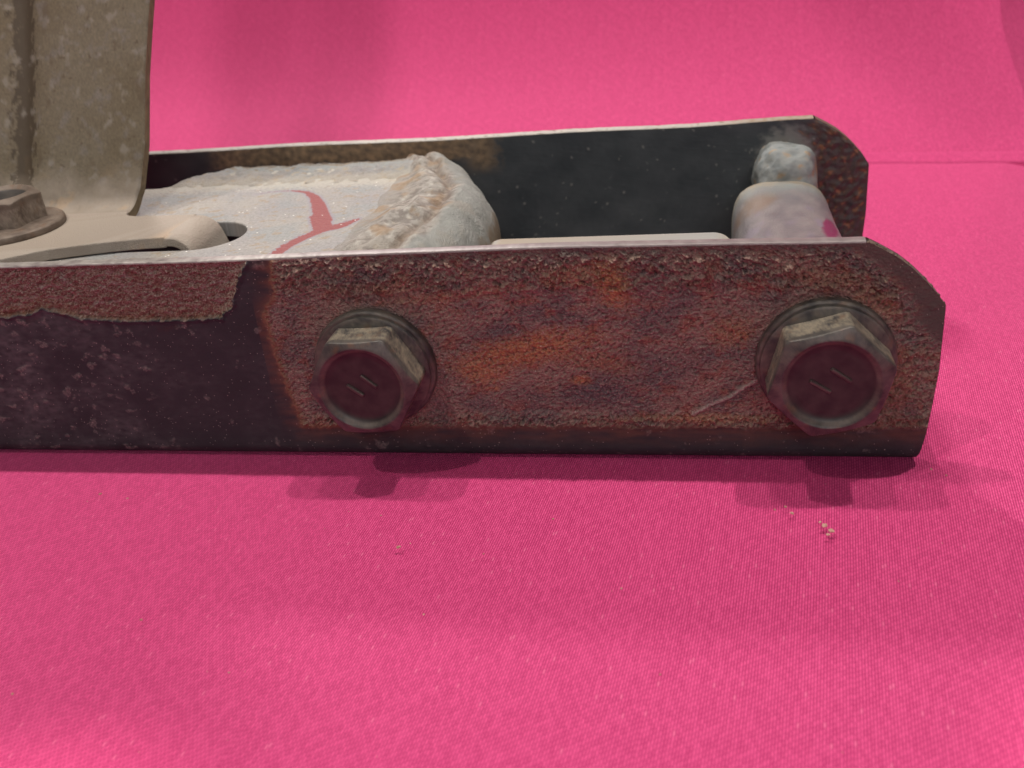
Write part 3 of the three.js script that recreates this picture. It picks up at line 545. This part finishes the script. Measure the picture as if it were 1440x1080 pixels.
// ------------------------------------------------------------------ tan upright strap with its foot
{
  const strap = group('upright_strap', bracket);
  userTag(strap, 'tan dusty sheet strap with a pressed groove, bent foot and bolt');
  const Yt = 31.5, TH = 1.8;
  const tan = (x, y, z) => {
    const n = fbm(x * 0.06, y * 0.06, z * 0.06, 4), m = fbm(x * 0.4, y * 0.4, z * 0.4, 4), f = fbm(x * 2.4, y * 2.4, z * 2.4, 3);
    let c = mix([0.112, 0.085, 0.05], [0.14, 0.115, 0.08], clamp(0.5 + 1.8 * n));
    c = mix(c, [0.16, 0.14, 0.125], 0.7 * sst(0.1, 0.35, m)); c = mul(c, 0.85 + 0.55 * clamp(0.3 + f));
    c = mix(c, [0.09, 0.065, 0.04], 0.85 * sst(0.4, 0.5, noise(x * 1.1, y * 1.1, z * 1.1 + 40) * 0.8));
    return c;
  };
  const footC = (x, y, z) => {
    const m = fbm(x * 0.25, y * 0.25, z * 0.25 + 7, 4), f = fbm(x * 1.7, y * 1.7, z * 1.7, 4);
    let c = mix([0.33, 0.28, 0.235], [0.40, 0.35, 0.305], clamp(0.5 + 1.6 * m)); c = mix(c, [0.5, 0.36, 0.24], 0.6 * sst(0.15, 0.35, m));
    c = mix(c, [0.33, 0.27, 0.23], 0.6 * sst(0.15, 0.35, f)); return c;
  };
  // foot plate outline in plan (x, z)
  const s = new THREE.Shape();
  s.moveTo(-190, 2.8); s.lineTo(-131, 2.8); s.bezierCurveTo(-127, 3.4, -124.5, 6.5, -120.5, 8.8); s.bezierCurveTo(-116, 10.6, -110, 12.2, -106, 12.6); s.lineTo(-102.8, 12.9); s.lineTo(-102.8, 24.6);
  s.lineTo(-113, 24.7); s.bezierCurveTo(-115.5, 24.8, -116.6, 25.8, -116.9, 27.6); s.lineTo(-190, 27.6);
  const fg = new THREE.ExtrudeGeometry(s, { depth: TH - 0.5,  bevelEnabled: true, bevelSize: 0.22, bevelThickness: 0.25, bevelOffset: -0.22, bevelSegments: 3, curveSegments: 30 }).rotateX(Math.PI / 2);
  { const p = fg.attributes.position; for (let i = 0; i < p.count; i++) p.setZ(i, -Math.abs(p.getZ(i))); fg.translate(0, Yt - 0.25, 0); fg.computeVertexNormals(); }
  // the plan is drawn with z positive, so flip winding after mirroring
  { const p = fg.attributes.position; for (let i = 0; i < p.count; i += 3) { const a = [p.getX(i), p.getY(i), p.getZ(i)]; p.setXYZ(i, p.getX(i + 1), p.getY(i + 1), p.getZ(i + 1)); p.setXYZ(i + 1, ...a); } fg.computeVertexNormals(); }
  // nose bent down into the slot: a rounded bar profile swept round the bend
  const NB = 40, nose = sheet(60, NB, (u, v) => {
    const L = 12.5, s2 = v * L, Rb = 3.0; let cx, cy, tx, ty;
    if (s2 < 1) { cx = -103.2 + s2; cy = Yt - TH / 2; tx = 1; ty = 0; } else { const a = Math.min((s2 - 1) / Rb, 1.25); cx = -102.2 + Rb * Math.sin(a); cy = Yt - TH / 2 - Rb + Rb * Math.cos(a); tx = Math.cos(a); ty = -Math.sin(a); const e = s2 - 1 - a * Rb; cx += tx * e; cy += ty * e; }
    const a = u * Math.PI * 2, sq = (q) => Math.sign(q) * Math.pow(Math.abs(q), 0.3);
    const wz = 5.85, zz = -18.7 + wz * sq(Math.cos(a)), d = TH / 2 * sq(Math.sin(a));
    return { p: [cx - ty * d, cy + tx * d, zz] };
  });
  const deuv = (g) => { g.computeVertexNormals(); return g; };
  // upright: from the bend up, groove pressed into it
  const right = lut([[31, -117], [33.3, -116.3], [34.4, -115.8], [41.4, -114.9], [52, -114.9], [60, -114.3], [63.5, -114], [75, -113], [120, -110]]);
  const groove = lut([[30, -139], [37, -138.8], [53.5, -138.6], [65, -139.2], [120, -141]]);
  const Rb = 3.6, AB = Math.PI / 2 - 0.49;   // bend radius, bend angle: the strap leans back
  const pth = (v) => {
    const s3 = v * 100, a = Math.min(s3 / Rb, AB), e = s3 - a * Rb;
    return [Yt + Rb - Rb * Math.cos(a) + e * Math.sin(a), -27.4 - Rb * Math.sin(a) - e * Math.cos(a), a];
  };
  const surf = (u, v, back) => {
    const vv = v < 0.2 ? v * 0.5 : 0.1 + (v - 0.2) / 0.8 * 0.9;
    let [y, z, a] = pth(vv); const x = -205 + (right(y) + 205) * Math.pow(u, 0.75);
    const gd = (x - groove(y)) / 2.6, dip = -1.3 * Math.exp(-gd * gd) * sst(34, 38, y) + 0.35 * Math.exp(-(((x - groove(y) + 5.5) / 2.5) ** 2)) * sst(34, 38, y);
    const dent = 0.25 * fbm(x * 0.05, y * 0.05, 90, 2) + 0.05 * fbm(x * 0.7, y * 0.7, 91, 3) + dip;
    const off = (back ? -TH : 0) + dent, ny = Math.cos(a), nz = Math.sin(a), rd = back ? 0 : -0.25 * sst(0.35, 0, right(y) - x);
    let c = tan(x, y, z); const low = sst(40, 31.5, y + 5 * fbm(x * 0.2, y * 0.2, 92, 3));
    c = mix(c, footC(x, y, z), 0.7 * low);
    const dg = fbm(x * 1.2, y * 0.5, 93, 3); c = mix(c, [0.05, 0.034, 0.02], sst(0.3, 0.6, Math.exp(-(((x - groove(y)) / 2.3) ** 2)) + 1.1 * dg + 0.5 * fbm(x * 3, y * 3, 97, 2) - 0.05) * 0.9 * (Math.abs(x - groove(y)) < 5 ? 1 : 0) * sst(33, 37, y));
    c = mix(c, [0.26, 0.235, 0.205], 0.5 * sst(0.16, 0.35, fbm(x * 0.35, y * 0.35, 95, 4))); c = mix(c, [0.085, 0.058, 0.034], 0.6 * sst(0.18, 0.36, fbm(x * 0.22 + 7, y * 0.14, 96, 5)));
    return { p: [x, y + ny * (off + rd), z + nz * (off + rd)], c };
  };
  const NU = 420, NVu = 330;
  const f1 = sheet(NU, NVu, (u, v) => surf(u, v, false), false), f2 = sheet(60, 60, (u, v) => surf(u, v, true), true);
  const ed = sheet(4, 200, (u, v) => { const A = surf(1, v, false).p, B = surf(1, v, true).p; return { p: A.map((q, i) => q + (B[i] - q) * u), c: mix([0.13, 0.10, 0.06], [0.22, 0.17, 0.1], clamp(0.5 + noise(v * 60, u * 2, 3))) }; });
  const planar = (g) => { const p = g.attributes.position, t = g.attributes.uv; for (let i = 0; i < p.count; i++) t.setXY(i, p.getX(i) / 14, (p.getZ(i) - p.getY(i)) / 14); return g; };
  const footG = join([planar(paint(fg, footC)), planar(paint(deuv(nose), footC))]);
  put('foot', footG, vmat({ roughness: 0.8, bumpMap: grain, bumpScale: 0.0002 }), strap);
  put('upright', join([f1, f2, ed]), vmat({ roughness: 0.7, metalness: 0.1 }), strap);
  const sb = makeBolt(12.0, 9.3, 6.2, 1.5, 5.3, 0.35, 77, [], [[0.10, 0.072, 0.056], [0.16, 0.122, 0.098], [0.34, 0.28, 0.23]], strap, [-134.6, Yt + 0.02, -19.6]);
  // sub-parts of a sub-part are not wanted: lift the bolt's pieces into one mesh
  const gs = sb.children.map((m) => { const g = m.geometry.clone(); return g; }); strap.remove(sb);
  const one = new THREE.Mesh(join(gs), vmat({ roughness: 0.6, metalness: 0.15 })); one.name = 'foot_bolt'; one.castShadow = one.receiveShadow = true;
  one.rotation.x = -Math.PI / 2; one.position.set(-134.6 * MM, (Yt + 0.02) * MM, -19.6 * MM); strap.add(one);
}

// ------------------------------------------------------------------ crumbs of dirt on the cloth
{
  const pts = [[-5.1, 16.3, 0.5], [-4.4, 17.4, 0.45], [-5.6, 15.5, 0.3], [-4.9, 18.2, 0.35], [-8.9, 13.6, 0.35], [-9.6, 12.2, 0.25], [-11, 12.9, 0.2], [-59.6, 23.1, 0.5], [-58.2, 22.2, 0.2], [-88, 39, 0.35], [-64, 16, 0.25], [-48, 24, 0.22], [-30, 30, 0.25], [10.4, 2.5, 0.3], [12, 4, 0.25], [-53, 36, 0.22], [-73, 47, 0.25], [-104, 13, 0.3], [-109, 12, 0.4], [-110, 14, 0.2], [-25, 44, 0.2], [2, 27, 0.2], [-40, 16, 0.25], [-97, 52, 0.3]];
  for (let k = 0; k < 26; k++) pts.push([-110 + 130 * rnd(), 6 + 55 * rnd(), 0.06 + 0.08 * rnd()]);
  const list = pts.map(([x, z, r0], k) => { const r = r0 * (k < 7 ? 0.68 : 0.5); const g = new THREE.IcosahedronGeometry(r, 2); warp(g, (a, b, c) => r * 0.7 * noise(a * 3 / r * 0.5 + k * 3.1, b * 3, c * 3 / r * 0.5)); g.scale(1, 0.6, 0.8 + 0.4 * rnd()); g.rotateY(rnd() * 6); g.translate(x, r * 0.25, z); return paint(g, () => mix([0.36, 0.19, 0.14], [0.56, 0.34, 0.28], hash(k, 1))); });
  const m = put('dirt_crumbs', join(list), vmat({ roughness: 0.9 })); m.userData.kind = 'stuff'; m.userData.label = 'tiny tan crumbs of dirt scattered on the pink cloth'; m.userData.category = 'dirt';
}

renderer.render(scene, camera);
